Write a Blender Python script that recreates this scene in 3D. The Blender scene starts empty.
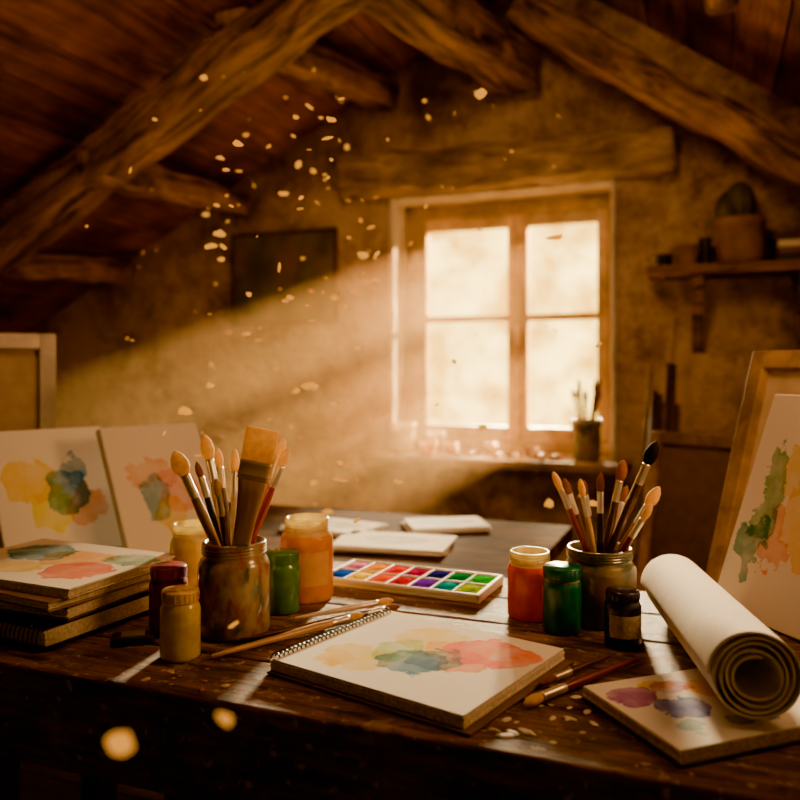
import bpy, bmesh, math, random
from mathutils import Matrix, Vector, noise
random.seed(7)
A=math.radians(21.5); CA,SA=math.cos(A),math.sin(A)
CZ=1.11; TZ=0.75
# viewer-axis metres (x right, d away) -> room axes (room is turned 21.5 deg)
def T(x,d,z=0.0): return Vector((x*CA-d*SA, x*SA+d*CA, z))
scene=bpy.context.scene
COL=scene.collection
try: scene.view_settings.look='AgX - Punchy'
except Exception: pass

# ------------------------------------------------------------ materials
def newmat(name):
    m=bpy.data.materials.new(name); m.use_nodes=True
    nt=m.node_tree; b=nt.nodes["Principled BSDF"]
    return m,nt,b
def simple(name,col,rough=.5,metal=0,coat=0,var=.15,scale=30,bump=0.1,trans=0,sss=0,spec=.5):
    m,nt,b=newmat(name); N=nt.nodes; L=nt.links
    tc=N.new('ShaderNodeTexCoord'); n=N.new('ShaderNodeTexNoise'); n.inputs['Scale'].default_value=scale; n.inputs['Detail'].default_value=4
    L.new(tc.outputs['Object'],n.inputs['Vector'])
    r=N.new('ShaderNodeValToRGB'); e=r.color_ramp.elements
    e[0].position=.3; e[1].position=.7
    e[0].color=(*[c*(1-var) for c in col],1); e[1].color=(*[min(1,c*(1+var)) for c in col],1)
    L.new(n.outputs['Fac'],r.inputs['Fac']); L.new(r.outputs['Color'],b.inputs['Base Color'])
    b.inputs['Roughness'].default_value=rough; b.inputs['Metallic'].default_value=metal; b.inputs['Specular IOR Level'].default_value=spec
    b.inputs['Coat Weight'].default_value=coat; b.inputs['Transmission Weight'].default_value=trans
    if bump:
        bp=N.new('ShaderNodeBump'); bp.inputs['Strength'].default_value=bump; bp.inputs['Distance'].default_value=.002
        L.new(n.outputs['Fac'],bp.inputs['Height']); L.new(bp.outputs['Normal'],b.inputs['Normal'])
    if sss:
        tr=N.new('ShaderNodeBsdfTranslucent'); L.new(r.outputs['Color'],tr.inputs['Color'])
        mx=N.new('ShaderNodeMixShader'); mx.inputs[0].default_value=sss
        L.new(b.outputs[0],mx.inputs[1]); L.new(tr.outputs[0],mx.inputs[2]); L.new(mx.outputs[0],N['Material Output'].inputs['Surface'])
    return m
def wood(name,dark,light,stretch=(1,12,12),scale=3,rough=.6,bump=.4,dist=.01,lo=.32,hi=.7,spec=.5):
    m,nt,b=newmat(name); N=nt.nodes; L=nt.links
    tc=N.new('ShaderNodeTexCoord'); mp=N.new('ShaderNodeMapping'); mp.inputs['Scale'].default_value=stretch
    L.new(tc.outputs['Object'],mp.inputs['Vector'])
    at=N.new('ShaderNodeAttribute'); at.attribute_name='tone'
    ad=N.new('ShaderNodeVectorMath'); ad.operation='MULTIPLY_ADD'; ad.inputs[1].default_value=(9,9,9)
    L.new(at.outputs['Color'],ad.inputs[0]); L.new(mp.outputs[0],ad.inputs[2])
    n=N.new('ShaderNodeTexNoise'); n.inputs['Scale'].default_value=scale; n.inputs['Detail'].default_value=9; n.inputs['Roughness'].default_value=.7; n.inputs['Distortion'].default_value=.6
    L.new(ad.outputs[0],n.inputs['Vector'])
    r=N.new('ShaderNodeValToRGB'); e=r.color_ramp.elements; e[0].position=lo; e[1].position=hi
    e[0].color=(*dark,1); e[1].color=(*light,1)
    L.new(n.outputs['Fac'],r.inputs['Fac'])
    n2=N.new('ShaderNodeTexNoise'); n2.inputs['Scale'].default_value=5; n2.inputs['Detail'].default_value=6; L.new(tc.outputs['Object'],n2.inputs['Vector'])
    m2=N.new('ShaderNodeMapRange'); m2.inputs['From Min'].default_value=.35; m2.inputs['From Max'].default_value=.65; m2.inputs['To Min'].default_value=.55; m2.inputs['To Max'].default_value=1.2; L.new(n2.outputs['Fac'],m2.inputs['Value'])
    hs=N.new('ShaderNodeHueSaturation'); mr=N.new('ShaderNodeMapRange'); mr.inputs['To Min'].default_value=.6; mr.inputs['To Max'].default_value=1.35
    L.new(at.outputs['Fac'],mr.inputs['Value'])
    mu=N.new('ShaderNodeMath'); mu.operation='MULTIPLY'; L.new(mr.outputs[0],mu.inputs[0]); L.new(m2.outputs[0],mu.inputs[1])
    L.new(mu.outputs[0],hs.inputs['Value']); L.new(r.outputs[0],hs.inputs['Color'])
    L.new(hs.outputs[0],b.inputs['Base Color']); b.inputs['Roughness'].default_value=rough; b.inputs['Specular IOR Level'].default_value=spec
    bp=N.new('ShaderNodeBump'); bp.inputs['Strength'].default_value=bump; bp.inputs['Distance'].default_value=dist
    L.new(n.outputs['Fac'],bp.inputs['Height']); L.new(bp.outputs[0],b.inputs['Normal'])
    return m
def watercolor(name,base,blobs,rough=.8,trans=.0,dscale=14,damp=.03):
    m,nt,b=newmat(name); N=nt.nodes; L=nt.links
    tc=N.new('ShaderNodeTexCoord')
    n=N.new('ShaderNodeTexNoise'); n.inputs['Scale'].default_value=dscale; n.inputs['Detail'].default_value=6; n.inputs['Roughness'].default_value=.6
    L.new(tc.outputs['Object'],n.inputs['Vector'])
    sb=N.new('ShaderNodeVectorMath'); sb.operation='SUBTRACT'; sb.inputs[1].default_value=(.5,.5,.5); L.new(n.outputs['Color'],sb.inputs[0])
    ma=N.new('ShaderNodeVectorMath'); ma.operation='MULTIPLY_ADD'; ma.inputs[1].default_value=(damp*2,damp*2,0)
    L.new(sb.outputs[0],ma.inputs[0]); L.new(tc.outputs['Object'],ma.inputs[2])
    n2=N.new('ShaderNodeTexNoise'); n2.inputs['Scale'].default_value=dscale*1.6; n2.inputs['Detail'].default_value=4; L.new(tc.outputs['Object'],n2.inputs['Vector'])
    flat=N.new('ShaderNodeVectorMath'); flat.operation='MULTIPLY'; flat.inputs[1].default_value=(1,1,0); L.new(ma.outputs[0],flat.inputs[0])
    cur=None
    for (x,y,rx,ry,col,st) in blobs:
        s=N.new('ShaderNodeVectorMath'); s.operation='SUBTRACT'; s.inputs[1].default_value=(x,y,0); L.new(flat.outputs[0],s.inputs[0])
        sc=N.new('ShaderNodeVectorMath'); sc.operation='MULTIPLY'; sc.inputs[1].default_value=(1/rx,1/ry,0); L.new(s.outputs[0],sc.inputs[0])
        ln=N.new('ShaderNodeVectorMath'); ln.operation='LENGTH'; L.new(sc.outputs[0],ln.inputs[0])
        rp=N.new('ShaderNodeValToRGB'); e=rp.color_ramp.elements
        e[0].position=0; e[0].color=(.85,)*3+(1,)
        e[1].position=.80; e[1].color=(.88,)*3+(1,)
        k=e.new(.94); k.color=(1,1,1,1); k=e.new(1.0); k.color=(0,0,0,1)
        L.new(ln.outputs['Value'],rp.inputs['Fac'])
        mm=N.new('ShaderNodeMath'); mm.operation='MULTIPLY'; L.new(rp.outputs[0],mm.inputs[0])
        mr=N.new('ShaderNodeMapRange'); mr.inputs['From Min'].default_value=.35; mr.inputs['From Max'].default_value=.60; mr.inputs['To Min'].default_value=st*.65; mr.inputs['To Max'].default_value=min(1,st*1.2); L.new(n2.outputs['Fac'],mr.inputs['Value'])
        L.new(mr.outputs[0],mm.inputs[1])
        mx=N.new('ShaderNodeMix'); mx.data_type='RGBA'; mx.blend_type='MULTIPLY'
        L.new(mm.outputs[0],mx.inputs[0])
        if cur is None: mx.inputs[6].default_value=(*base,1)
        else: L.new(cur,mx.inputs[6])
        mx.inputs[7].default_value=(*[c*c if c<.9 else c for c in col],1); cur=mx.outputs[2]
    L.new(cur,b.inputs['Base Color']); b.inputs['Roughness'].default_value=rough; b.inputs['Specular IOR Level'].default_value=.1
    bp=N.new('ShaderNodeBump'); bp.inputs['Strength'].default_value=.15; bp.inputs['Distance'].default_value=.001
    n3=N.new('ShaderNodeTexNoise'); n3.inputs['Scale'].default_value=300; L.new(tc.outputs['Object'],n3.inputs['Vector']); L.new(n3.outputs['Fac'],bp.inputs['Height']); L.new(bp.outputs[0],b.inputs['Normal'])
    return m
def splatter(name,base,cols,rough=.4,scale=35,thr=.62,coat=.3,stretch=None):
    """stained surface: base with random patches of several paints"""
    m,nt,b=newmat(name); N=nt.nodes; L=nt.links
    tc=N.new('ShaderNodeTexCoord'); cur=None
    for i,c in enumerate(cols):
        mp=N.new('ShaderNodeMapping'); mp.inputs['Location'].default_value=(i*3.7,i*1.9,i*5.1); L.new(tc.outputs['Object'],mp.inputs['Vector'])
        if stretch: mp.inputs['Scale'].default_value=stretch
        n=N.new('ShaderNodeTexNoise'); n.inputs['Scale'].default_value=scale*(1+.3*i); n.inputs['Detail'].default_value=6; L.new(mp.outputs[0],n.inputs['Vector'])
        r=N.new('ShaderNodeMapRange'); r.inputs['From Min'].default_value=thr-.12; r.inputs['From Max'].default_value=thr+.08; L.new(n.outputs['Fac'],r.inputs['Value'])
        mx=N.new('ShaderNodeMix'); mx.data_type='RGBA'; L.new(r.outputs[0],mx.inputs[0])
        if cur is None: mx.inputs[6].default_value=(*base,1)
        else: L.new(cur,mx.inputs[6])
        mx.inputs[7].default_value=(*c,1); cur=mx.outputs[2]
    L.new(cur,b.inputs['Base Color']); b.inputs['Roughness'].default_value=rough; b.inputs['Coat Weight'].default_value=coat
    bp=N.new('ShaderNodeBump'); bp.inputs['Strength'].default_value=.3; bp.inputs['Distance'].default_value=.002
    L.new(n.outputs['Fac'],bp.inputs['Height']); L.new(bp.outputs[0],b.inputs['Normal'])
    return m
def plaster(name,dark=(.17,.095,.055),light=(.66,.47,.33),lo=.38,hi=.57):
    m,nt,b=newmat(name); N=nt.nodes; L=nt.links
    tc=N.new('ShaderNodeTexCoord')
    n=N.new('ShaderNodeTexNoise'); n.inputs['Scale'].default_value=2.2; n.inputs['Detail'].default_value=12; n.inputs['Roughness'].default_value=.75; L.new(tc.outputs['Object'],n.inputs['Vector'])
    r=N.new('ShaderNodeValToRGB'); e=r.color_ramp.elements; e[0].position=lo; e[1].position=hi
    e[0].color=(*dark,1); e[1].color=(*light,1)
    L.new(n.outputs['Fac'],r.inputs['Fac']); L.new(r.outputs[0],b.inputs['Base Color']); b.inputs['Roughness'].default_value=.95
    n2=N.new('ShaderNodeTexNoise'); n2.inputs['Scale'].default_value=5; n2.inputs['Detail'].default_value=10; n2.inputs['Roughness'].default_value=.65; L.new(tc.outputs['Object'],n2.inputs['Vector'])
    bp=N.new('ShaderNodeBump'); bp.inputs['Strength'].default_value=1; bp.inputs['Distance'].default_value=.10
    L.new(n2.outputs['Fac'],bp.inputs['Height']); L.new(bp.outputs[0],b.inputs['Normal'])
    return m

# ------------------------------------------------------------ builder
class B:
    def __init__(s): s.bm=bmesh.new(); s.mats=[]; s.tl=s.bm.loops.layers.float_color.new('tone')
    def mi(s,m):
        if m not in s.mats: s.mats.append(m)
        return s.mats.index(m)
    def _merge(s,t,mat,M,smooth,tone=None):
        tl=t.loops.layers.float_color.get('tone') or t.loops.layers.float_color.new('tone')
        k=random.random() if tone is None else tone
        i=s.mi(mat)
        if M is not None: bmesh.ops.transform(t,matrix=M,verts=t.verts)
        for f in t.faces:
            if f.material_index==0: f.material_index=i
            f.smooth=smooth
            for l in f.loops: l[tl]=(k,k,k,1)
        me=bpy.data.meshes.new('tmp'); t.to_mesh(me); t.free(); s.bm.from_mesh(me); bpy.data.meshes.remove(me)
    def box(s,c,size,mat,M=None,bevel=0,seg=2,tone=None,rough=0,cuts=0,rs=4):
        t=bmesh.new(); bmesh.ops.create_cube(t,size=1)
        bmesh.ops.scale(t,vec=size,verts=t.verts)
        if cuts:
            ax=max(range(3),key=lambda i:size[i]); es=[e for e in t.edges if abs((e.verts[0].co-e.verts[1].co)[ax])>size[ax]*.5]
            bmesh.ops.subdivide_edges(t,edges=es,cuts=cuts,use_grid_fill=True)
        if bevel:
            es=[e for e in t.edges if len(e.link_faces)==2 and e.calc_face_angle(0)>.5]
            bmesh.ops.bevel(t,geom=es,offset=bevel,segments=seg,affect='EDGES',profile=.5)
        if rough:
            off=Vector((random.random()*50,random.random()*50,random.random()*50))
            for v in t.verts: v.co+=noise.noise_vector(v.co*rs+off)*rough+noise.noise_vector(v.co*rs*4+off)*rough*.45
        bmesh.ops.translate(t,vec=c,verts=t.verts)
        s._merge(t,mat,M,bool(rough),tone)
    def lathe(s,prof,mat,M=None,seg=40,mats=None,tone=None):
        t=bmesh.new(); rings=[]
        for r,z in prof:
            if r<1e-6: rings.append([t.verts.new((0,0,z))])
            else: rings.append([t.verts.new((r*math.cos(2*math.pi*i/seg),r*math.sin(2*math.pi*i/seg),z)) for i in range(seg)])
        base=s.mi(mat)
        for k in range(len(rings)-1):
            a,b=rings[k],rings[k+1]; m=s.mi(mats[k]) if mats else base
            for i in range(seg):
                j=(i+1)%seg
                if len(a)==1 and len(b)==1: continue
                if len(a)==1: f=t.faces.new((a[0],b[j],b[i]))
                elif len(b)==1: f=t.faces.new((a[i],a[j],b[0]))
                else: f=t.faces.new((a[i],a[j],b[j],b[i]))
                f.material_index=m
        tl=t.loops.layers.float_color.new('tone'); kk=random.random() if tone is None else tone
        if M is not None: bmesh.ops.transform(t,matrix=M,verts=t.verts)
        for f in t.faces:
            f.smooth=True
            for l in f.loops: l[tl]=(kk,kk,kk,1)
        me=bpy.data.meshes.new('tmp'); t.to_mesh(me); t.free(); s.bm.from_mesh(me); bpy.data.meshes.remove(me)
    def tube(s,pts,rad,mat,seg=10,closed=False,flat=(1,1)):
        t=bmesh.new(); pts=[Vector(p) for p in pts]; n=len(pts)
        if not isinstance(rad,(list,tuple)): rad=[rad]*n
        rings=[]; up=Vector((0,0,1))
        for i,p in enumerate(pts):
            d=(pts[(i+1)%n if closed else min(i+1,n-1)]-pts[(i-1)%n if closed else max(i-1,0)]).normalized()
            a=d.cross(up)
            if a.length<.05: a=d.cross(Vector((1,0,0)))
            a.normalize(); b=a.cross(d)
            rings.append([t.verts.new(p+(a*math.cos(2*math.pi*k/seg)*flat[0]+b*math.sin(2*math.pi*k/seg)*flat[1])*rad[i]) for k in range(seg)])
        m=n if closed else n-1
        for i in range(m):
            a,b=rings[i],rings[(i+1)%n]
            for k in range(seg): t.faces.new((a[k],a[(k+1)%seg],b[(k+1)%seg],b[k]))
        if not closed:
            t.faces.new(rings[0][::-1]); t.faces.new(rings[-1])
        bmesh.ops.recalc_face_normals(t,faces=t.faces)
        s._merge(t,mat,None,True)
    def prism(s,poly,y0,y1,mat,M=None,tone=None):
        t=bmesh.new(); a=[t.verts.new((x,y0,z)) for x,z in poly]; b=[t.verts.new((x,y1,z)) for x,z in poly]
        t.faces.new(a); t.faces.new(b[::-1]); n=len(poly)
        for i in range(n): t.faces.new((a[i],b[i],b[(i+1)%n],a[(i+1)%n]))
        bmesh.ops.recalc_face_normals(t,faces=t.faces)
        s._merge(t,mat,M,False,tone)
    def blob(s,c,size,mat,sub=2,rough=0,M=None):
        t=bmesh.new(); bmesh.ops.create_icosphere(t,subdivisions=sub,radius=1)
        for v in t.verts:
            if rough: v.co*=1+rough*noise.noise(v.co*2+Vector(c)*50)
            v.co=Vector((v.co.x*size[0],v.co.y*size[1],v.co.z*size[2]))
        Mt=Matrix.Translation(c) @ (M if M is not None else Matrix())
        s._merge(t,mat,Mt,True)
    def done(s,name,M=None):
        me=bpy.data.meshes.new(name); s.bm.to_mesh(me); s.bm.free()
        for m in s.mats: me.materials.append(m)
        o=bpy.data.objects.new(name,me); COL.objects.link(o)
        if M is not None: o.matrix_world=M
        return o
_null=simple('spare_finish',(.3,.2,.1))
_oi=B.__init__
def _ni(s): _oi(s); s.mats.append(_null)
B.__init__=_ni
def place(x,d,z=TZ,yaw=0,lean=0):
    return Matrix.Translation(T(x,d,z))@Matrix.Rotation(math.radians(yaw)+A,4,'Z')
def aim(p0,p1,roll=0):
    v=(p1-p0); q=v.to_track_quat('Z','Y').to_matrix().to_4x4()
    return Matrix.Translation(p0)@q@Matrix.Rotation(roll,4,'Z')

# ------------------------------------------------------------ palette of materials
M_plaster=plaster('plaster_lime')
M_lit_pl=plaster('lit_reveal_plaster',(.55,.44,.32),(.86,.78,.64))  # paler plaster copy: bright light on the reveal put into its colour
M_beam=wood('beam_wood',(.030,.012,.005),(.50,.27,.12),(1.1,7,7),2.4,.75,1,.035,.37,.64)
M_plank=wood('roof_plank_wood',(.06,.018,.007),(.42,.16,.055),(14,1,14),2.2,.6,.7,.010)
M_floor=wood('floor_wood',(.03,.015,.008),(.12,.06,.03),(1,10,10),2)
M_lintel=wood('lintel_wood',(.14,.08,.045),(.60,.43,.28),(1.5,8,8),3,.85,1,.03)
M_frame=wood('window_frame_wood',(.52,.32,.11),(.85,.62,.28),(4,4,4),4,.4,.3,.003)
M_handle=wood('brush_handle_wood',(.42,.22,.09),(.70,.43,.19),(30,30,4),4,.35,.1,.001)
M_strut=wood('stretcher_pine',(.60,.48,.34),(.82,.70,.52),(6,6,6),3,.6,.3,.002)
M_framewood=wood('picture_frame_wood',(.20,.10,.045),(.48,.28,.13),(6,6,6),3,.6,.3,.002)
M_darkwood=wood('dark_wood',(.03,.014,.007),(.19,.09,.04),(1.5,9,9),3,.7,.5,.004)
M_bench=wood('bench_wood',(.03,.015,.007),(.15,.07,.03),(1.5,9,9),3,.95,.5,.004,spec=.05)
M_metal=simple('ferrule_steel',(.72,.62,.50),.35,.85,var=.05,bump=0)
M_brass=simple('ferrule_brass',(.70,.50,.26),.45,.6,var=.08,bump=0)
def bristle(n,c): return simple(n,c,.8,var=.15,scale=120,bump=.2,sss=.3,spec=.2)
M_btan=bristle('bristle_tan',(.92,.58,.16)); M_bbrn=bristle('bristle_brown',(.30,.11,.03)); M_bblk=bristle('bristle_black',(.02,.015,.015)); M_bred=bristle('bristle_rust',(.42,.15,.04))
M_hred=simple('lacquer_red',(.38,.02,.012),.25,coat=.6,var=.1,bump=0); M_hdk=simple('lacquer_umber',(.08,.025,.014),.3,coat=.5,bump=0); M_hblk=simple('lacquer_black',(.015,.012,.012),.3,coat=.5,bump=0); M_hwhite=simple('lacquer_cream',(.7,.55,.38),.35,coat=.4,bump=0); M_hor=simple('lacquer_amber',(.55,.20,.03),.3,coat=.5,bump=0); M_hmar=simple('lacquer_maroon',(.16,.015,.02),.3,coat=.5,bump=0)
M_paper=simple('paper_cream',(.88,.81,.68),.85,var=.04,scale=60,spec=.2)
M_pages=simple('page_block',(.72,.60,.44),.9,var=.25,scale=250,spec=.2)
M_cover=simple('cover_card',(.16,.09,.05),.7); M_black=simple('black_cover',(.018,.014,.012),.5)
M_wire=simple('binding_wire',(.10,.08,.07),.3,1,bump=0)
M_white=simple('tray_enamel',(.84,.78,.67),.45,coat=.1,var=.03,bump=0)
def glass(name,tint=(.95,.85,.7)):
    m,nt,b=newmat(name); N=nt.nodes; L=nt.links
    t=N.new('ShaderNodeBsdfTransparent'); t.inputs[0].default_value=(*tint,1)
    b.inputs['Base Color'].default_value=(*[c*.6 for c in tint],1); b.inputs['Roughness'].default_value=.08; b.inputs['Coat Weight'].default_value=1
    fr=N.new('ShaderNodeLayerWeight'); fr.inputs[0].default_value=.35
    mr=N.new('ShaderNodeMapRange'); mr.inputs['To Min'].default_value=.18; mr.inputs['To Max'].default_value=.9; L.new(fr.outputs['Facing'],mr.inputs['Value'])
    mx=N.new('ShaderNodeMixShader'); L.new(mr.outputs[0],mx.inputs[0]); L.new(t.outputs[0],mx.inputs[1]); L.new(b.outputs[0],mx.inputs[2]); L.new(mx.outputs[0],N['Material Output'].inputs['Surface'])
    return m
M_glass=glass('jar_glass')

# ------------------------------------------------------------ ROOM
RU,RZ=-.68,CZ+1.66
def roofL(u): return RZ+.524*(u-RU)
def roofR(u): return RZ-.707*(u-RU)
UL,UR,V0,V1=-3.6,.45,-1.2,3.3
WL,WR,WB,WT=-1.35,-.37,CZ-.36,CZ+.77
b=B(); th=.34
b.prism([(UL,0),(WL,0),(WL,roofL(WL)),(UL,roofL(UL))],V1,V1+th,M_plaster)
b.prism([(WR,0),(UR,0),(UR,roofR(UR)),(WR,roofR(WR))],V1,V1+th,M_plaster)
b.prism([(WL,0),(WR,0),(WR,WB),(WL,WB)],V1,V1+th,M_plaster)
b.prism([(WL,WT),(WR,WT),(WR,roofR(WR)),(RU,RZ),(WL,roofL(WL))],V1,V1+th,M_plaster)
b.done('wall_back')
b=B(); b.prism([(UL-.2,0),(UL,0),(UL,roofL(UL)),(UL-.2,roofL(UL-.2))],V0,V1,M_plaster); b.done('wall_left')
b=B(); b.prism([(UR,0),(UR+.2,0),(UR+.2,roofR(UR+.2)),(UR,roofR(UR))],V0,V1,M_plaster); b.done('wall_right')
b=B()
for i in range(26): b.box(((UL+UR)/2, V0+(i+.5)*.18,-.03),(UR-UL,.172,.06),M_floor)
b.done('floor')
b=B()
def pitch(u0,u1,f,n):
    for i in range(n):
        ua=u0+(u1-u0)*i/n; ub=u0+(u1-u0)*(i+1)/n-.006*(1 if u1>u0 else -1)
        off=random.uniform(0,.012)
        b.prism([(ua,f(ua)+off),(ub,f(ub)+off),(ub,f(ub)+.05),(ua,f(ua)+.05)],V0,V1+th,M_plank)
pitch(RU,UL-.2,roofL,20); pitch(RU,UR+.2,roofR,9)
b.prism([(UL-.3,roofL(UL-.3)+.05),(RU,RZ+.05),(UR+.3,roofR(UR+.3)+.05),(UR+.3,roofR(UR+.3)+.1),(RU,RZ+.12),(UL-.3,roofL(UL-.3)+.1)],V0,V1+th,M_plank)
b.done('ceiling')
def beam(name,p0,p1,w,h,mat=M_beam,rough=.020):
    p0,p1=Vector(p0),Vector(p1); L=(p1-p0).length; x=(p1-p0).normalized()
    y=Vector((0,0,1)).cross(x).normalized(); z=x.cross(y)
    M=Matrix((x,y,z)).transposed().to_4x4(); M.translation=(p0+p1)/2
    b=B(); b.box((0,0,0),(L,w,h),mat,bevel=.016,rough=rough,cuts=int(L*16),rs=5,tone=.75); return b.done(name,M)
beam('rafter',(-.55,2.31,CZ+1.53),(-3.35,2.31,CZ+1.5-.515*2.75),.17,.15)
beam('rafter',(-.70,3.03,CZ+1.39),(.42,3.03,CZ+.595),.14,.13)
beam('rafter',(-.60,1.2,CZ+1.55),(-3.4,1.2,CZ+1.55-.52*2.8),.16,.15)
beam('roof_purlin',T(-.56,2.62,CZ+1.13),T(-.045,3.56,CZ+1.20),.11,.12)
beam('roof_purlin',T(-1.10,2.82,CZ+.72),T(-.77,3.86,CZ+.80),.11,.12)
beam('roof_purlin',T(-1.70,2.95,CZ+.40),T(-1.40,4.05,CZ+.50),.11,.12)
beam('ridge_beam',T(-.12,2.52,CZ+1.27),T(.50,3.30,CZ+1.22),.19,.17)
beam('roof_strut',(.02,2.6,CZ+1.08),(-.05,2.6,CZ+1.55),.07,.09)
o=beam('window_lintel',(-1.56,3.28,CZ+.86),(-.14,3.28,CZ+.845),.16,.17,M_lintel,.03)
b=B()
b.box((WL+.012,3.37,(WB+WT)/2),(.024,.16,WT-WB),M_lit_pl,bevel=.006,rough=.004,cuts=10); b.box((WR-.010,3.37,(WB+WT)/2),(.020,.16,WT-WB),M_lit_pl,bevel=.006,rough=.004,cuts=10)
b.box(((WL+WR)/2,3.37,WT-.010),(WR-WL,.16,.02),M_lit_pl,bevel=.006,rough=.003,cuts=10); b.done('lit_reveal_lining')  # added lining that carries the lit reveal colour
b=B(); y=3.50
def fb(u0,u1,z0,z1,dy=.06,yy=y,bev=.006): b.box(((u0+u1)/2,yy,(z0+z1)/2),(u1-u0,dy,z1-z0),M_frame,bevel=bev)
fb(WL,WL+.075,WB,WT,.09); fb(WR-.05,WR,WB,WT,.09); fb(WL+.07,WR-.045,WT-.085,WT,.08); fb(WL+.07,WR-.045,WB,WB+.05,.08)
for (a,c) in ((WL+.075,-.808),(-.808,WR-.05)):
    fb(a,a+.045,WB+.05,WT-.085,.05,y-.02); fb(c-.045,c,WB+.05,WT-.085,.05,y-.02)
    fb(a+.04,c-.04,WT-.14,WT-.085,.045,y-.02); fb(a+.04,c-.04,WB+.05,WB+.11,.045,y-.02); fb(a+.04,c-.04,CZ+.215,CZ+.245,.035,y-.02)
fb(-.828,-.788,WB+.05,WT-.085,.03,y-.05)
b.box((-.800,y-.07,CZ+.15),(.02,.02,.09),M_brass,bevel=.004)
b.done('window_1')
M_pane,nt,pb=newmat('pane_glass'); N=nt.nodes
t=N.new('ShaderNodeBsdfTransparent'); mx=N.new('ShaderNodeMixShader'); mx.inputs[0].default_value=.05; pb.inputs['Roughness'].default_value=.05
nt.links.new(t.outputs[0],mx.inputs[1]); nt.links.new(pb.outputs[0],mx.inputs[2]); nt.links.new(mx.outputs[0],N['Material Output'].inputs['Surface'])
b=B(); b.box(((WL+WR)/2,3.482,(WB+WT)/2),(WR-WL-.2,.004,WT-WB-.2),M_pane); o=b.done('window_glass'); o.parent=bpy.data.objects['window_1']
b=B(); b.box(((WL+WR)/2,3.27,WB-.018),(WR-WL+.12,.34,.036),M_lintel,bevel=.008,rough=.004,cuts=12); b.done('window_sill')

# ------------------------------------------------------------ TABLE
TU0,TU1,TV0,TV1=-1.75,.36,.735,1.36
m,nt,pb=newmat('worn_table_wood'); N=nt.nodes; L=nt.links
tc=N.new('ShaderNodeTexCoord'); mp=N.new('ShaderNodeMapping'); mp.inputs['Scale'].default_value=(2,16,16); L.new(tc.outputs['Object'],mp.inputs[0])
n=N.new('ShaderNodeTexNoise'); n.inputs['Scale'].default_value=4; n.inputs['Detail'].default_value=9; n.inputs['Roughness'].default_value=.75; L.new(mp.outputs[0],n.inputs['Vector'])
r=N.new('ShaderNodeValToRGB'); e=r.color_ramp.elements; e[0].position=.38; e[0].color=(.03,.013,.006,1); e[1].position=.64; e[1].color=(.38,.18,.08,1); L.new(n.outputs['Fac'],r.inputs['Fac'])
cur=r.outputs[0]
for i,(c,s,t0) in enumerate([((.55,.45,.34),60,.66),((.50,.12,.04),70,.71),((.08,.20,.22),60,.71),((.46,.34,.22),8,.60),((.01,.006,.004),7,.56)]):
    mp2=N.new('ShaderNodeMapping'); mp2.inputs['Location'].default_value=(i*2.3,i*4.1,0); L.new(tc.outputs['Object'],mp2.inputs[0])
    n4=N.new('ShaderNodeTexNoise'); n4.inputs['Scale'].default_value=s; n4.inputs['Detail'].default_value=2 if i<3 else 9; n4.inputs['Roughness'].default_value=.5 if i<3 else .75; L.new(mp2.outputs[0],n4.inputs['Vector'])
    mr=N.new('ShaderNodeMapRange'); mr.inputs['From Min'].default_value=t0-.02; mr.inputs['From Max'].default_value=t0+.01; mr.inputs['To Max'].default_value=.7 if i<3 else .45; L.new(n4.outputs['Fac'],mr.inputs['Value'])
    mx=N.new('ShaderNodeMix'); mx.data_type='RGBA'; L.new(mr.outputs[0],mx.inputs[0]); L.new(cur,mx.inputs[6]); mx.inputs[7].default_value=(*c,1); cur=mx.outputs[2]
L.new(cur,pb.inputs['Base Color'])
rr=N.new('ShaderNodeMapRange'); rr.inputs['To Min'].default_value=.35; rr.inputs['To Max'].default_value=.8; L.new(n.outputs['Fac'],rr.inputs['Value']); L.new(rr.outputs[0],pb.inputs['Roughness'])
bp=N.new('ShaderNodeBump'); bp.inputs['Strength'].default_value=1; bp.inputs['Distance'].default_value=.006; L.new(n.outputs['Fac'],bp.inputs['Height']); L.new(bp.outputs[0],pb.inputs['Normal'])
M_table=m
b=B(); k=5; w=(TV1-TV0)/k
for i in range(k):
    b.box(((TU0+TU1)/2,TV0+(i+.5)*w,TZ-.018),(TU1-TU0,w-.0025,.036),M_table,bevel=.004)
for v in (TV0+.03,TV1-.05): b.box(((TU0+TU1)/2,v,TZ-.036-.045),(TU1-TU0-.12,.028,.09),M_table,bevel=.004)
for u in (TU0+.1,-.93,TU1-.08):
    for v in (TV0+.075,TV1-.095): b.box((u,v,(TZ-.036)/2),(.065,.065,TZ-.036),M_darkwood,bevel=.006)
    b.box((u,(TV0+TV1)/2,.22),(.04,TV1-TV0-.2,.06),M_darkwood,bevel=.004)
b.box(((TU0+TU1)/2,(TV0+TV1)/2,.30),(TU1-TU0-.2,.045,.06),M_darkwood,bevel=.004)
b.done('wooden_worktable')
b=B(); dm=[simple('dried_paint_%d'%i,c,.5,var=.1) for i,c in enumerate([(.75,.66,.52),(.45,.10,.04),(.10,.16,.20),(.70,.45,.10)])]
for i in range(60):
    if i<22: x,d=random.uniform(.09,.20),random.uniform(.77,.88); mm=dm[0]
    else: x,d=random.uniform(-.3,-.05),random.uniform(.88,.97); mm=random.choice(dm)
    p=T(x,d,TZ)
    if p.y<TV0+.02 or (i>=22 and x>-.18): continue
    s=random.uniform(.0015,.0055); b.blob(p+Vector((0,0,.0006)),(s*random.uniform(1,2.2),s,.0006),mm,2,.5,Matrix.Rotation(random.uniform(0,3.1),4,'Z'))
b.done('dried_paint_drips')

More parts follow.
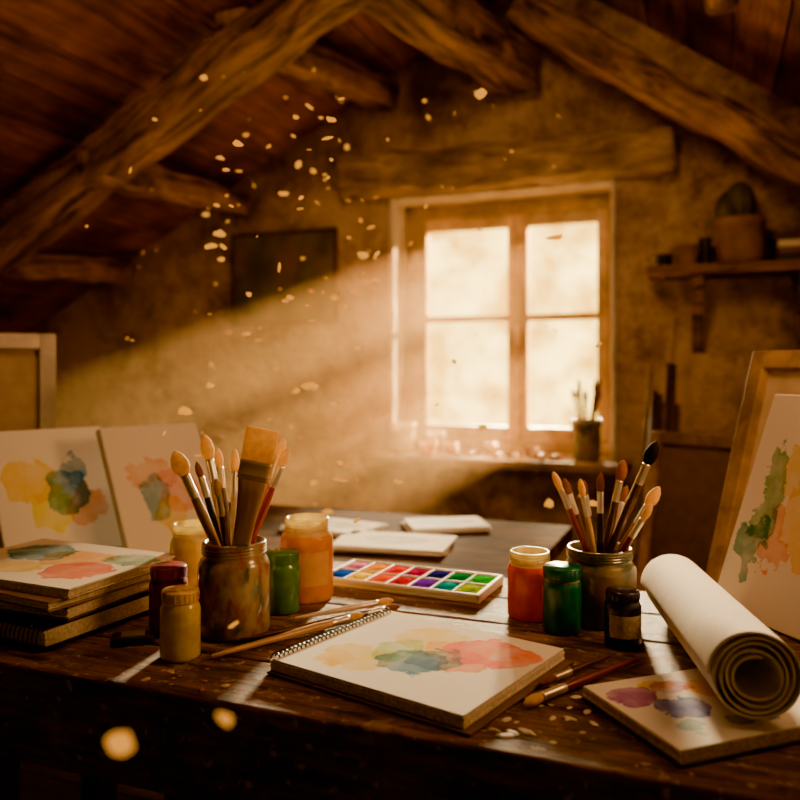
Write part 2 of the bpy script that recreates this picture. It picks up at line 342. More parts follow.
# bench behind
b=B(); bz=.70
b.box((-1.45,1.80,bz-.02),(2.2,.66,.04),M_bench,bevel=.005)
for u in (-2.45,-1.4,-.42):
    for v in (1.55,2.05): b.box((u,v,(bz-.04)/2),(.06,.06,bz-.04),M_bench,bevel=.005)
b.box((-1.45,1.55,bz-.08),(2.0,.025,.07),M_bench)
b.done('wooden_bench')

# ------------------------------------------------------------ JARS
def jar_profile(r,h,neck=.84,thread=True):
    P=[(0,0),(.86*r,0),(.96*r,.015*h),(r,.06*h),(r,.70*h),(.985*r,.755*h),(.93*r,.80*h),(neck*r,.84*h)]
    if thread:
        for i in range(3):
            z=.865+i*.035; P+= [(neck*r,z*h),((neck+.04)*r,(z+.010)*h),((neck+.04)*r,(z+.018)*h),(neck*r,(z+.026)*h)]
    P+=[((neck+.02)*r,.975*h),((neck+.03)*r,.99*h),(neck*r,h),((neck-.07)*r,h),((neck-.08)*r,.84*h),(.90*r,.78*h),(.93*r,.7*h),(.93*r,.06*h),(0,.05*h)]
    return P
def jar(name,x,d,r,h,body,neckm=None,fill=None,fl=.74,lid=None,label=None,neck=.84):
    b=B(); P=jar_profile(r,h,neck); neckm=neckm or body
    ms=[(body if P[i][1]<.79*h and P[i+1][1]<.82*h else neckm) for i in range(len(P)-1)]
    b.lathe(P,body,seg=48,mats=ms)
    if fill: b.lathe([(0,.07*h),(.915*r,.07*h),(.915*r,fl*h),(.0,fl*h)],fill,seg=40)
    if lid:
        b.lathe([(0,.845*h),((neck+.07)*r,.845*h),((neck+.08)*r,.86*h),((neck+.08)*r,1.0*h),((neck+.05)*r,1.02*h),(0,1.02*h)],lid,seg=40)
        for i in range(24):
            a=i*math.pi/12; b.box(((neck+.08)*r*math.cos(a),(neck+.08)*r*math.sin(a),.93*h),(.001,.001,.12*h),lid)
    if label:
        t=bmesh.new(); n=16
        vs=[[t.verts.new(((r+.0006)*math.cos(a),(r+.0006)*math.sin(a),z*h)) for z in (.22,.62)] for a in [math.radians(-150+i*120/n) for i in range(n+1)]]
        for i in range(n): t.faces.new((vs[i][0],vs[i+1][0],vs[i+1][1],vs[i][1]))
        b._merge(t,label,None,True)
    return b.done(name,place(x,d))
def paint(n,c,**k): return simple(n,c,.28,coat=.6,var=.25,scale=45,bump=.08,sss=k.get('sss',.25))
M_stain=splatter('stained_glass_jar',(.22,.10,.045),[(.42,.22,.09),(.32,.05,.025),(.06,.11,.08),(.45,.32,.16)],.3,30,.54,.7,(1,1,.6))
M_stain2=splatter('stained_olive_jar',(.15,.12,.06),[(.28,.22,.10),(.06,.11,.08),(.28,.16,.08)],.3,28,.55,.7,(1,1,.6))
M_yel=paint('paint_yellow',(1.0,.62,.01)); M_mar=paint('paint_maroon',(.32,.012,.035)); M_pink=paint('paint_magenta',(.50,.06,.12))
M_grn=paint('paint_green',(.10,.28,.06)); M_amb=paint('paint_orange_yellow',(1.0,.46,.005),sss=.5); M_red=paint('paint_vermilion',(.98,.09,.005),sss=.45)
M_teal=paint('paint_teal',(.01,.19,.13)); M_navy=paint('paint_indigo',(.03,.03,.08)); M_ylid=splatter('lid_stained',(.80,.48,.05),[(.30,.08,.16),(.8,.5,.1)],.4,60,.5)
M_cream=paint('jar_cream',(.98,.72,.30),sss=.5); M_label=simple('paper_label',(.45,.37,.27),.8,var=.3,scale=200)
M_ypale=paint('paint_pale_yellow',(.85,.50,.10),sss=.35); M_amblabel=simple('faded_label',(1,.62,.14),.7,var=.12,scale=60,sss=.4)
jar('brush_jar',-.228,1.10,.049,.126,M_stain,neck=.86)
jar('paint_jar_yellow',-.322,1.245,.035,.122,M_yel,M_cream,neck=.86)
jar('paint_bottle_maroon',-.318,1.10,.0262,.090,M_mar,lid=M_pink)
jar('paint_pot_yellow',-.276,1.005,.0250,.083,M_yel,lid=M_ylid)
jar('paint_jar_green',-.176,1.195,.0265,.088,M_grn,lid=M_grn)
jar('paint_jar_amber',-.147,1.265,.0415,.128,M_amb,M_cream,label=M_amblabel,neck=.80)
jar('paint_jar_red',.190,1.17,.0325,.096,M_red,M_cream,neck=.86)
jar('paint_jar_teal',.224,1.105,.0262,.088,M_teal,M_glass,fill=M_teal,fl=.80,lid=M_teal,neck=.9)
jar('brush_jar',.287,1.150,.051,.106,M_stain2,neck=.88)
jar('paint_bottle_indigo',.291,1.045,.0235,.072,M_navy,lid=M_navy,label=M_label,neck=.82)

# ------------------------------------------------------------ BRUSHES
def brush(p0,p1,r=.0045,hm=M_handle,bm_=M_btan,fm=M_metal,bl=.028,fl=.03,fat=1.0,flat=None,roll=0,name='paintbrush'):
    p0,p1=Vector(p0),Vector(p1); L=(p1-p0).length; b=B()
    hl=L-bl-fl
    if flat:
        W,Th=flat
        def sec(zs,ws,ts,mat):
            t=bmesh.new(); seg=16; rings=[]
            for z,w,th_ in zip(zs,ws,ts):
                ring=[]
                for k in range(seg):
                    a=2*math.pi*k/seg; c,s_=math.cos(a),math.sin(a)
                    ring.append(t.verts.new((w/2*math.copysign(abs(c)**.5,c),th_/2*math.copysign(abs(s_)**.5,s_),z)))
                rings.append(ring)
            for i in range(len(rings)-1):
                for k in range(seg): t.faces.new((rings[i][k],rings[i][(k+1)%seg],rings[i+1][(k+1)%seg],rings[i+1][k]))
            t.faces.new(rings[0][::-1]); t.faces.new(rings[-1]); b._merge(t,mat,None,True)
        sec([0,.02,hl*.5,hl*.75,hl*.9,hl],[.012,.017,.022,.028,W*.8,W*.95],[.006,.009,.010,.011,Th*.9,Th],hm)
        sec([hl-.002,hl,hl+fl*.15,hl+fl*.2,hl+fl*.25,hl+fl*.8,hl+fl*.85,hl+fl*.9,hl+fl],[W,W*1.02,W*1.02,W*1.05,W*1.02,W*1.02,W*1.05,W*1.02,W],[Th,Th*1.05,Th*1.05,Th*1.2,Th*1.05,Th*1.05,Th*1.2,Th*1.05,Th],fm)
        sec([hl+fl-.001,hl+fl+bl*.5,L-.004,L],[W*.98,W*1.04,W*1.02,W*.95],[Th*.9,Th*.95,Th*.5,Th*.2],bm_)
    else:
        hp=[(0,0),(r*.45,.001),(r*.6,hl*.15),(r*.8,hl*.5),(r*1.15,hl*.85),(r*.95,hl)]
        b.lathe(hp,hm,seg=12)
        b.lathe([(r*.96,hl-.001),(r*1.02,hl+.002),(r*1.08,hl+.006),(r*1.0,hl+.008),(r*1.0,hl+fl*.9),(r*1.03,hl+fl),(0,hl+fl)],fm,seg=14)
        b.lathe([(r*.9,hl+fl-.001),(r*1.15*fat,hl+fl+bl*.25),(r*1.22*fat,hl+fl+bl*.45),(r*.9*fat,hl+fl+bl*.75),(r*.35*fat,L-bl*.06),(0,L)],bm_,seg=14)
    return b.done(name,aim(p0,p1,roll))
def jarbrush(jx,jd,tx,td,tz,**k):
    ox,od=tx-jx,td-jd
    p0=T(jx-ox*.28,jd-od*.28,TZ+.012); p1=T(tx,td,CZ+tz); return brush(p0,p1,**k)
LJ=(-.228,1.10)
jarbrush(*LJ,-.308,1.09,-.110,r=.0064,fat=1.6,bl=.036,fl=.034)
jarbrush(*LJ,-.274,1.12,-.090,r=.0056,fat=1.4,bl=.036,hm=M_handle)
jarbrush(*LJ,-.262,1.15,-.112,r=.0048,bl=.028,hm=M_hdk)
jarbrush(*LJ,-.233,1.13,-.113,r=.0054,bl=.030,hm=M_hwhite,fl=.035)
jarbrush(*LJ,-.246,1.07,-.145,r=.0046,bl=.022,hm=M_hdk)
jarbrush(*LJ,-.290,1.14,-.130,r=.0046,bl=.024,hm=M_hblk,bm_=M_bbrn)
jarbrush(*LJ,-.163,1.13,-.096,r=.0050,bl=.028,hm=M_hred,fm=M_brass)
jarbrush(*LJ,-.154,1.10,-.106,r=.0052,bl=.028,hm=M_hred,bm_=M_btan)
jarbrush(*LJ,-.215,1.15,-.13,r=.0042,bl=.022,hm=M_hor)
p0=T(-.236,1.078,TZ+.012); p1=T(-.182,1.066,CZ-.078); zz=(p1-p0).normalized(); xx=Vector((CA,SA,0)); xx=(xx-zz*xx.dot(zz)).normalized(); yy=zz.cross(xx)
o=brush(p0,p1,flat=(.044,.014),bl=.044,fl=.024,fm=M_brass,name='flat_paintbrush')
Mf=Matrix((xx,yy,zz)).transposed().to_4x4(); Mf.translation=p0; o.matrix_world=Mf
RJ=(.287,1.150)
jarbrush(*RJ,.363,1.13,-.100,r=.0058,fat=1.35,bl=.036,bm_=M_bblk,hm=M_hdk,fm=M_metal)
jarbrush(*RJ,.319,1.14,-.128,r=.0052,fat=1.3,bl=.030,bm_=M_bred,hm=M_hdk)
jarbrush(*RJ,.291,1.16,-.148,r=.0046,bl=.028,bm_=M_bbrn,hm=M_hblk)
jarbrush(*RJ,.216,1.13,-.143,r=.0044,bl=.028,hm=M_hred,bm_=M_btan)
jarbrush(*RJ,.236,1.15,-.155,r=.0042,bl=.024,hm=M_hdk,bm_=M_bbrn)
jarbrush(*RJ,.252,1.12,-.152,r=.0042,bl=.026,hm=M_handle,bm_=M_btan)
jarbrush(*RJ,.268,1.17,-.160,r=.0040,bl=.022,hm=M_hblk,bm_=M_bbrn)
jarbrush(*RJ,.370,1.14,-.166,r=.0054,fat=1.35,bl=.032,hm=M_hor,bm_=M_btan)
jarbrush(*RJ,.350,1.11,-.186,r=.0046,bl=.026,hm=M_hmar,bm_=M_btan)
jarbrush(*RJ,.335,1.18,-.170,r=.0044,bl=.026,hm=M_hwhite,bm_=M_bbrn)
def lie(x0,d0,x1,d1,z=.0075,**k): return brush(T(x0,d0,TZ+z),T(x1,d1,TZ+z+.001),**k)
lie(-.232,.985,-.052,1.150,r=.0055,hm=M_handle,fl=.03)
lie(-.215,1.040,.000,1.190,r=.0050,hm=M_hdk,bm_=M_bbrn)
lie(-.150,1.135,-.010,1.222,r=.0045,hm=M_hwhite,bm_=M_btan)
lie(.300,.985,.130,.842,r=.0050,hm=M_hmar,bm_=M_btan,fl=.04)
lie(.262,.990,.155,.895,r=.0040,hm=M_hdk,bm_=M_bbrn,fl=.03)

# ------------------------------------------------------------ SKETCHBOOK
W_,H_=.268,.236
W_art=watercolor('sketchbook_watercolor',(.90,.85,.74),[
 (-.058,-.052,.048,.038,(1,.86,.02),1),(-.030,-.005,.032,.038,(.70,.86,.36),.85),(.008,-.026,.044,.040,(.02,.46,.66),1),
 (.028,-.006,.038,.036,(.30,.60,.74),.8),(-.014,.052,.050,.046,(1,.88,.14),1),(.035,.030,.042,.040,(1,.78,.24),.95),
 (.070,.050,.054,.048,(1,.42,.12),1),(.058,.008,.040,.036,(1,.56,.20),.95),(-.075,-.072,.026,.02,(1,.86,.15),.85)],dscale=22,damp=.034)
b=B()
b.box((0.004,0,.003),(W_+.012,H_+.010,.003),M_cover,bevel=.0012)
for i in range(7): b.box((random.uniform(-.001,.001),random.uniform(-.001,.001),.0055+i*.0017),(W_,H_,.0014),M_pages)
b.box((0,0,.018),(W_-.001,H_-.001,.001),W_art)
n=30
for i in range(n):
    yy=-H_/2+.008+i*(H_-.016)/(n-1)
    pts=[(-W_/2+.001+.0085*math.cos(a),yy+.0010*math.sin(a),.0125+.0105*math.sin(a)) for a in [2*math.pi*j/14 for j in range(14)]]
    b.tube(pts,.0010,M_wire,seg=6,closed=True)
b.done('spiral_sketchbook',place(.024,.966,TZ-.0008,-36))

P_art=watercolor('pad_watercolor',(.86,.80,.70),[
 (-.075,.035,.028,.024,(.60,.26,.72),1),(-.045,-.005,.028,.026,(.28,.35,.82),1),(-.02,.045,.028,.02,(.82,.50,.76),.8),
 (.0,-.045,.03,.016,(.45,.6,.86),.8),(.02,.03,.03,.024,(1,.76,.10),.95),(.05,-.02,.03,.026,(1,.45,.2),.95),(-.07,-.045,.018,.014,(.4,.7,.8),.8),(-.035,.055,.024,.014,(1,.86,.12),.9)],dscale=30,damp=.024)
b=B()
b.box((0,0,.0015),(.226,.162,.003),M_black,bevel=.001)
for i in range(6): b.box((random.uniform(-.0008,.0008),0,.004+i*.0019),(.222,.158,.0016),M_pages)
b.box((0,0,.0152),(.221,.157,.001),P_art)
b.done('watercolor_pad',place(.331,.836,TZ,20))

# paper roll
b=B(); t=bmesh.new(); turns=4.3; n=180; L_=.40
ri,ro=.018,.0430; th_=.0026
def sp(k,off):
    a=-2*math.pi*turns*k/n; r=ri+(ro-ri)*k/n+off+.0008*math.sin(a*2.3); return r*math.cos(a+1.9),r*math.sin(a+1.9)
grid=[]
for k in range(n+1):
    row=[]
    for off in (0,th_):
        x,y=sp(k,off); zs=[0,.002,L_*.33,L_*.66,L_-.002,L_]
        row.append([t.verts.new((x,y,z)) for z in zs])
    grid.append(row)
for k in range(n):
    for o_ in (0,1):
        for j in range(5):
            q=(grid[k][o_][j],grid[k+1][o_][j],grid[k+1][o_][j+1],grid[k][o_][j+1]); t.faces.new(q if o_==0 else q[::-1])
    for j in (0,5):
        t.faces.new((grid[k][0][j],grid[k][1][j],grid[k+1][1][j],grid[k+1][0][j]))
for k in (0,n):
    for j in range(5): t.faces.new((grid[k][0][j],grid[k][1][j],grid[k][1][j+1],grid[k][0][j+1]))
bmesh.ops.recalc_face_normals(t,faces=t.faces)
b._merge(t,M_paper,None,True)
p0=T(.345,.775,TZ+.016+.0465); p1=T(.398,1.155,TZ+.047)
b.done('paper_roll',aim(p0,p1))

# ------------------------------------------------------------ PAINT PALETTE
b=B(); PW,PH=.285,.134
b.box((0,0,.004),(PW,PH,.008),M_white,bevel=.003)
for s in (-1,1):
    b.box((0,s*(PH/2-.004),.010),(PW,.008,.010),M_white,bevel=.003); b.box((s*(PW/2-.004),0,.010),(.008,PH,.010),M_white,bevel=.003)
b.box((0,0,.010),(PW-.01,.005,.009),M_white,bevel=.002)
for i in range(7):
    if i: b.box((-PW/2+.008+i*(PW-.016)/7,0,.010),(.0035,PH-.01,.009),M_white,bevel=.0015)
pc=[(.65,.20,.40),(1,.30,.01),(.80,.01,.01),(.35,.005,.08),(.02,.02,.22),(.005,.22,.06),(.02,.45,.03),
    (.01,.07,.50),(1,.55,.01),(1,.09,.005),(.45,.01,.03),(.12,.02,.42),(.005,.26,.28),(.30,.50,.01)]
for i in range(14):
    cx=-PW/2+.008+(i%7+.5)*(PW-.016)/7; cy=(PH/4-.003)*(-1 if i>=7 else 1)
    pm=simple('pan_paint_%d'%i,pc[i],.9,coat=0,var=.4,scale=60,bump=0,spec=0)
    b.box((cx,cy,.0105),(.0355,.054,.005),pm,bevel=.002); b.blob((cx,cy,.0125),(.0145,.021,.0022),pm,2,.3)
b.done('watercolor_palette',place(.018,1.345,TZ,-24))

# ------------------------------------------------------------ BOOK STACK (left)
TopA=watercolor('pad_cover_watercolor',(.70,.56,.40),[(-.06,.03,.06,.05,(.22,.55,.70),.9),(.02,.02,.06,.05,(1,.70,.12),.95),(.08,-.03,.05,.05,(.95,.42,.16),.95),(-.03,-.05,.06,.03,(1,.82,.15),.9),(.10,.05,.04,.03,(.35,.6,.5),.8)],dscale=18,damp=.04)
def book(name,x,d,z,w,h,t_,yaw,cov,top=None,spiral=False,pg=M_pages):
    b=B(); c=.0022
    b.box((0,0,c/2),(w,h,c),cov,bevel=.0008); b.box((0,0,t_-c/2),(w,h,c),cov,bevel=.0008)
    k=max(3,int((t_-2*c)/.0022))
    for i in range(k): b.box((random.uniform(-.0012,.0012)-.001,random.uniform(-.001,.001),c+(i+.5)*(t_-2*c)/k),(w-.006,h-.006,(t_-2*c)/k*.86),pg)
    if top: b.box((0,0,t_+.0004),(w-.001,h-.001,.001),top)
    if spiral:
        for i in range(34):
            xx=-w/2+.006+i*(w-.012)/33
            b.tube([(xx+.001*math.sin(a),-h/2+.0085*math.cos(a),t_/2+(t_/2+.003)*math.sin(a)) for a in [2*math.pi*j/12 for j in range(12)]],.0009,M_wire,seg=5,closed=True)
    return b.done(name,place(x,d,z,yaw))
z=TZ+.0035
book('spiral_notebook',-.530,1.185,z,.29,.225,.026,-27,M_black,spiral=True); z+=.0300
book('notebook',-.520,1.19,z,.28,.215,.018,-22,M_cover); z+=.0182
book('hardback_book',-.522,1.175,z,.285,.21,.013,-28,simple('tan_cover',(.36,.22,.11),.7)); z+=.0132
book('watercolor_pad',-.512,1.185,z,.285,.215,.012,-24,M_pages,TopA)
b=B(); b.box((0,0,.006),(.055,.03,.012),M_black,bevel=.004); b.box((0,0,.0125),(.03,.022,.002),simple('eraser_grey',(.15,.13,.12)),bevel=.001); b.done('charcoal_tin',place(-.352,1.055,TZ,15))

# ------------------------------------------------------------ CANVASES
def canvas(name,x,d,z,w,h,yaw,lean,front,back=False,t_=.018,strut=None):
    b=B(); strut=strut or M_strut
    if not back:
        b.box((0,h/2,0),(w,h,t_),M_paper,bevel=.002)
        b.box((0,h/2,t_/2+.0006),(w-.004,h-.004,.001),front)
    else:
        s=.035
        b.box((-w/2+s/2,h/2,0),(s,h,t_*1.4),strut,bevel=.002); b.box((w/2-s/2,h/2,0),(s,h,t_*1.4),strut,bevel=.002)
        b.box((0,s/2,0),(w-2*s,s,t_*1.4),strut,bevel=.002); b.box((0,h-s/2,0),(w-2*s,s,t_*1.4),strut,bevel=.002)
        b.box((0,h/2,-t_*.4),(w-.01,h-.01,.003),front)
    M=Matrix.Translation(T(x,d,z))@Matrix.Rotation(math.radians(yaw)+A,4,'Z')@Matrix.Rotation(math.radians(90-lean),4,'X')
    return b.done(name,M)
M_linen=simple('raw_linen',(.44,.30,.18),.9,var=.15,scale=20,bump=.1)
CA1=watercolor('canvas_art_warm',(.80,.74,.64),[(-.045,.16,.055,.05,(1,.86,.06),1),(.02,.13,.045,.05,(.22,.56,.78),.95),(.055,.095,.04,.045,(.95,.58,.35),.7),(-.015,.09,.05,.045,(.98,.90,.15),.95),(.045,.17,.03,.035,(.4,.6,.78),.8)],dscale=16,damp=.05)
CA2=watercolor('canvas_art_faint',(.70,.62,.52),[(-.02,.17,.05,.04,(.95,.72,.55),.7),(.03,.13,.05,.05,(.92,.64,.60),.7),(0,.08,.04,.04,(1,.86,.25),.8),(-.03,.11,.03,.05,(.45,.66,.80),.8)],dscale=16,damp=.05)
canvas('stretched_canvas',-.985,1.76,bz,.42,.50,24,9,M_linen,back=True)
canvas('watercolor_canvas',-.640,1.545,TZ,.235,.262,48,25,CA1)
canvas('watercolor_canvas',-.432,1.575,TZ,.225,.268,50,25,CA2)
b=B()
for z_ in (.05,.14):
    b.box((0,-.09,z_),(.16,.012,.08),M_darkwood,bevel=.002); b.box((0,.09,z_),(.16,.012,.08),M_darkwood,bevel=.002)
    for s in (-1,1): b.box((s*.074,0,z_),(.012,.17,.08),M_darkwood,bevel=.002)
b.box((0,0,.008),(.15,.17,.012),M_darkwood); b.done('wooden_crate',Matrix.Translation(T(-.58,1.84,bz)))
CA3=watercolor('canvas_art_foliage',(.76,.66,.53),[(-.12,.19,.03,.07,(.45,.64,.42),.8),(-.09,.12,.022,.05,(.92,.55,.36),.7),(-.08,.23,.03,.05,(.92,.82,.45),.7),(-.13,.10,.025,.05,(.38,.60,.56),.8),(-.04,.16,.04,.08,(.98,.80,.50),.7),(.03,.15,.05,.09,(.4,.6,.5),.8)],dscale=16,damp=.07)
canvas('watercolor_canvas',.535,1.055,TZ,.36,.34,-74,20,CA3)
canvas('wooden_picture_frame',.545,1.33,.15,.42,1.03,-70,15,M_linen,back=True,t_=.02,strut=M_framewood)
b=B()
for i in range(7):
    x0=.66+i*.045; b.tube([T(x0,2.42+.05*i,.01),T(x0+.18-.02*i,2.68+.03*i,.98+.16*random.random())],random.uniform(.007,.013),M_lintel if i%3==0 else M_darkwood)
b.done('leaning_poles')
canvas('stretched_canvas',.80,2.12,.02,.5,.92,-50,10,M_cover,back=True,strut=M_framewood)
b=B(); b.tube([T(.86,2.80,.01),T(1.005,2.92,CZ+.19)],.008,M_handle); b.done('wooden_dowel')

PA=watercolor('loose_sheet_art',(.75,.66,.52),[(0,0,.08,.05,(.6,.7,.74),.6),(.05,.02,.05,.04,(.95,.72,.45),.5)],dscale=12,damp=.03)
for (x,d,yw,w,h) in ((-.01,1.86,-15,.26,.17),(.12,2.08,10,.20,.14),(-.17,2.05,-30,.22,.15)):
    b=B()
    for i in range(4): b.box((random.uniform(-.01,.01),random.uniform(-.01,.01),.002+i*.003),(w,h,.0025),M_paper,M=Matrix.Rotation(random.uniform(-.15,.15),4,'Z'))
    b.box((0,0,.0138),(w,h,.001),PA); b.done('paper_stack',place(x,d,bz,yw))

# ------------------------------------------------------------ WALL ITEMS
b=B(); M_dp=splatter('dark_oil_painting',(.08,.07,.035),[(.16,.14,.06),(.19,.11,.05)],.8,6,.55,0)
b.box((0,0,0),(.56,.025,.44),M_darkwood,bevel=.006); b.box((0,-.014,0),(.52,.006,.40),M_dp); b.done('framed_painting',Matrix.Translation((-1.88,3.285,CZ+.43)))
sz=CZ+.385
b=B(); b.box((.10,3.19,sz-.018),(.68,.215,.036),M_beam,bevel=.005,tone=.7)
for u in (-.06,.30):
    b.prism([(3.295,sz-.036),(3.10,sz-.036),(3.10,sz-.07),(3.14,sz-.09),(3.17,sz-.14),(3.22,sz-.19),(3.235,sz-.25),(3.26,sz-.30),(3.295,sz-.32)],u-.022,u+.022,M_beam,M=Matrix(((0,1,0,0),(1,0,0,0),(0,0,1,0),(0,0,0,1))),tone=.6)
b.done('wall_shelf')
M_terra=simple('terracotta',(.26,.14,.08),.8,var=.3,scale=12); M_leaf=simple('succulent_green',(.09,.08,.04),.6,var=.4,scale=15)
def pot(name,u,v,z,r,h,mat,extra=None):
    b=B(); b.lathe([(0,0),(r*.8,0),(r*.95,h*.1),(r,h*.5),(r*.97,h*.82),(r*1.06,h*.85),(r*1.06,h),(r*.92,h),(r*.88,h*.6),(0,h*.6)],mat,seg=32)
    if extra: extra(b)
    return b.done(name,Matrix.Translation((u,v,z)))
def cactus(b):
    for a,s,l in ((0,.05,.09),(2,.04,.075),(4.2,.035,.06)):
        c=Vector((math.cos(a)*.03-.03,math.sin(a)*.03,.13+l))
        t=bmesh.new(); bmesh.ops.create_uvsphere(t,u_segments=24,v_segments=12,radius=1)
        for v in t.verts:
            an=math.atan2(v.co.y,v.co.x); k=1+.10*math.cos(8*an); v.co=Vector((v.co.x*s*k,v.co.y*s*k,v.co.z*l))+c
        b._merge(t,M_leaf,None,True)
pot('potted_cactus',.085,3.20,sz,.085,.17,M_terra,cactus)
pot('clay_pot',-.10,3.20,sz,.04,.085,M_terra); pot('clay_pot',-.035,3.22,sz,.022,.11,M_navy)
pot('clay_pot',-.185,3.19,sz,.035,.05,M_navy)
b=B()
for i in range(4): b.box((random.uniform(-.01,.01),0,.012+i*.025),(.20,.15,.024),[M_black,M_cover,M_pages,M_darkwood][i],bevel=.003)
b.done('stacked_books',Matrix.Translation((.30,3.19,sz)))
def sillbr(b):
    for i in range(9):
        a=i*2.4; q=.03; p=Vector((math.cos(a)*.02,math.sin(a)*.02,.12)); e=Vector((math.cos(a)*.055,math.sin(a)*.04,.27+.06*random.random()))
        b.tube([p,p.lerp(e,.75),p.lerp(e,.8),p.lerp(e,.9),e],[.004,.005,.008,.008,.002],[M_hdk,M_bbrn][i%2],seg=8)
pot('brush_pot',-.475,3.22,WB,.058,.165,M_stain2,sillbr)
M_wjar=paint('sill_jar_cream',(.78,.66,.48),sss=.4)
pot('sill_jar',-1.27,3.27,WB,.05,.13,M_wjar); pot('sill_jar',-1.15,3.35,WB,.04,.09,M_wjar); pot('sill_jar',-1.13,3.20,WB,.035,.055,M_ypale)
for i in range(9):
    u=-1.06+i*.058; b=B(); hh=random.uniform(.03,.06)
    if i%3==0:
        b.lathe([(0,0),(.026,0),(.028,hh),(.022,hh),(.02,.01),(0,.01)],random.choice([M_wjar,M_ypale,M_terra])); b.done('paint_dish',Matrix.Translation((u,3.30,WB)))
    else:
        b.tube([(-.05,0,.012),(-.045,0,.012),(.03,0,.012),(.035,0,.009),(.05,0,.009)],[.001,.012,.012,.006,.006],random.choice([M_wjar,M_metal,M_ypale]),flat=(1,.9)); b.done('paint_tube',Matrix.Translation((u,3.19+.02*(i%3),WB))@Matrix.Rotation(random.uniform(1.1,1.9),4,'Z'))

# ------------------------------------------------------------ floating flecks
M_fl,nt,pb=newmat('glowing_fleck'); pb.inputs['Base Color'].default_value=(.06,.02,.002,1); pb.inputs['Roughness'].default_value=.7; pb.inputs['Specular IOR Level'].default_value=.0
pb.inputs['Emission Color'].default_value=(1,.38,.04,1); pb.inputs['Emission Strength'].default_value=1.9  # emission paints the sunlit glint onto the flecks
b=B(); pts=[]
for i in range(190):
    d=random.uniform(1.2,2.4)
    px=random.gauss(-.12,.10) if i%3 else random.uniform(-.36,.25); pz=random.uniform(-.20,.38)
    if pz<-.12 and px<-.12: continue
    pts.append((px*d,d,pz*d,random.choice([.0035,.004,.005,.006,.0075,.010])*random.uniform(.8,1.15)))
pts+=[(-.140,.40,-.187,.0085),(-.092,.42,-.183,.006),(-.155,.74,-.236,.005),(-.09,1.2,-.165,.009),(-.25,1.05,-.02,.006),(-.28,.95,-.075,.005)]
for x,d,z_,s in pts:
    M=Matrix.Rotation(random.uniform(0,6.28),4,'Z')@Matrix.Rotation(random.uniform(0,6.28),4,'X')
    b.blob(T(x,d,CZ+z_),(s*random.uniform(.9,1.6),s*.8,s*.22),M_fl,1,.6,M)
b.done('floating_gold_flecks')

# ------------------------------------------------------------ AIR / LIGHT
sd=T(-1,-.675,0); sd.z=-.46
m=bpy.data.materials.new('sunbeam_haze'); m.use_nodes=True; N=m.node_tree.nodes; L=m.node_tree.links; N.clear(); out=N.new('ShaderNodeOutputMaterial'); vs=N.new('ShaderNodeVolumeScatter')
vs.inputs['Color'].default_value=(1,.64,.30,1); vs.inputs['Anisotropy'].default_value=.0
tc=N.new('ShaderNodeTexCoord'); sx=N.new('ShaderNodeSeparateXYZ'); L.new(tc.outputs['Object'],sx.inputs[0])
mr=N.new('ShaderNodeMapRange'); mr.inputs['From Min'].default_value=1.55; mr.inputs['From Max'].default_value=3.2; mr.inputs['To Min'].default_value=0; mr.inputs['To Max'].default_value=.72  # density fades the beam with distance from the window
L.new(sx.outputs['Y'],mr.inputs['Value']); L.new(mr.outputs[0],vs.inputs['Density']); L.new(vs.outputs[0],out.inputs['Volume'])
y0=3.28
def shaft(bm,ua,ub,za,zb,tt):  # sunbeam put into shape: scatter volume swept from one pane
    k=(3.48-y0)/-sd.y; off=sd*k
    A_=[bm.verts.new(Vector((u,3.48,z))+off) for u,z in ((ua,za),(ub,za),(ub,zb),(ua,zb))]
    B_=[bm.verts.new(v.co+sd*tt) for v in A_]
    bm.faces.new(A_); bm.faces.new(B_[::-1])
    for i in range(4): bm.faces.new((A_[i],B_[i],B_[(i+1)%4],A_[(i+1)%4]))
bm=bmesh.new()
gl=((WL+.12,-.88),(-.735,WR-.095)); gz=((WB+.11,CZ+.175),(CZ+.285,WT-.14))
for (ua,ub) in gl:
    for (za,zb) in gz: shaft(bm,ua,ub,za,zb,1.7)
bmesh.ops.recalc_face_normals(bm,faces=bm.faces)
me=bpy.data.meshes.new('shaped_sunbeams'); bm.to_mesh(me); bm.free(); me.materials.append(m)
o=bpy.data.objects.new('shaped_sunbeams',me); COL.objects.link(o)

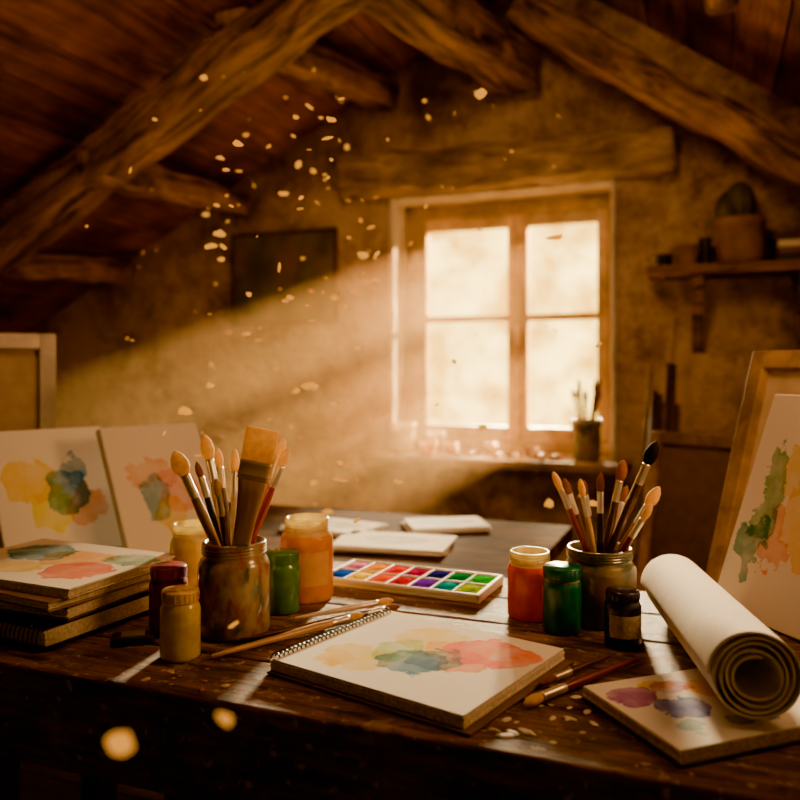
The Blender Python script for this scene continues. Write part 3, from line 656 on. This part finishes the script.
def light(name,kind,loc,direction,energy,color,**k):
    l=bpy.data.lights.new(name,kind); l.energy=energy; l.color=color
    for a,v in k.items(): setattr(l,a,v)
    o=bpy.data.objects.new(name,l); COL.objects.link(o); o.location=loc
    o.rotation_euler=Vector(direction).to_track_quat('-Z','Y').to_euler(); return o
light('evening_sun','SUN',(2,6,4),sd,130,(1,.52,.17),angle=math.radians(.6))
wc=T(.5,3.5,CZ+.2); tg=T(.08,1.05,TZ); dr=wc-tg
light('added_table_spot','SPOT',wc+dr*1.6,-dr,18000,(1,.74,.40),shadow_soft_size=.35,spot_size=math.radians(32),spot_blend=.6)  # unseen spot added outside the window to light the tabletop
p=T(.55,-.5,2.15); light('added_fill','AREA',p,T(-.1,1.2,.85)-p,24,(1,.70,.40),shape='DISK',size=.7)  # unseen fill added behind the viewer for the table front
p=T(-.15,1.15,2.45); light('added_fill','AREA',p,T(.45,3.5,1.35)-p,24,(1,.53,.22),shape='DISK',size=.5)  # unseen fill added overhead, standing in for bounce on the window wall
p=T(.75,.9,1.35); light('added_fill','AREA',p,T(-1.4,2.6,2.0)-p,13,(1,.50,.18),shape='DISK',size=.3)  # unseen fill added to brighten the left rafters and planks

w=bpy.data.worlds.new('golden_hour'); scene.world=w; w.use_nodes=True; nt=w.node_tree; N=nt.nodes; L=nt.links; bg=N['Background']
tc=N.new('ShaderNodeTexCoord'); dp=N.new('ShaderNodeVectorMath'); dp.operation='DOT_PRODUCT'; dp.inputs[1].default_value=(-.2,.95,.1); L.new(tc.outputs['Generated'],dp.inputs[0])
mr=N.new('ShaderNodeMapRange'); mr.inputs['From Min'].default_value=.3; mr.inputs['From Max'].default_value=.8; mr.inputs['To Min'].default_value=.14; mr.inputs['To Max'].default_value=14; L.new(dp.outputs['Value'],mr.inputs['Value'])
n=N.new('ShaderNodeTexNoise'); n.inputs['Scale'].default_value=20; n.inputs['Detail'].default_value=6; n.inputs['Roughness'].default_value=.65; L.new(tc.outputs['Generated'],n.inputs['Vector'])
r=N.new('ShaderNodeValToRGB'); e=r.color_ramp.elements; e[0].position=.38; e[0].color=(.50,.24,.02,1); e[1].position=.60; e[1].color=(1,.68,.17,1); L.new(n.outputs['Fac'],r.inputs['Fac'])
L.new(r.outputs[0],bg.inputs['Color']); L.new(mr.outputs[0],bg.inputs['Strength'])

# ------------------------------------------------------------ CAMERA
c=bpy.data.cameras.new('camera'); co=bpy.data.objects.new('camera',c); COL.objects.link(co)
co.location=(0,0,CZ); co.rotation_euler=(math.pi/2,0,A); c.lens=36; c.sensor_width=36; c.shift_y=-.0375; c.clip_start=.02
c.dof.use_dof=True; c.dof.focus_distance=1.02; c.dof.aperture_fstop=3.2
scene.camera=co
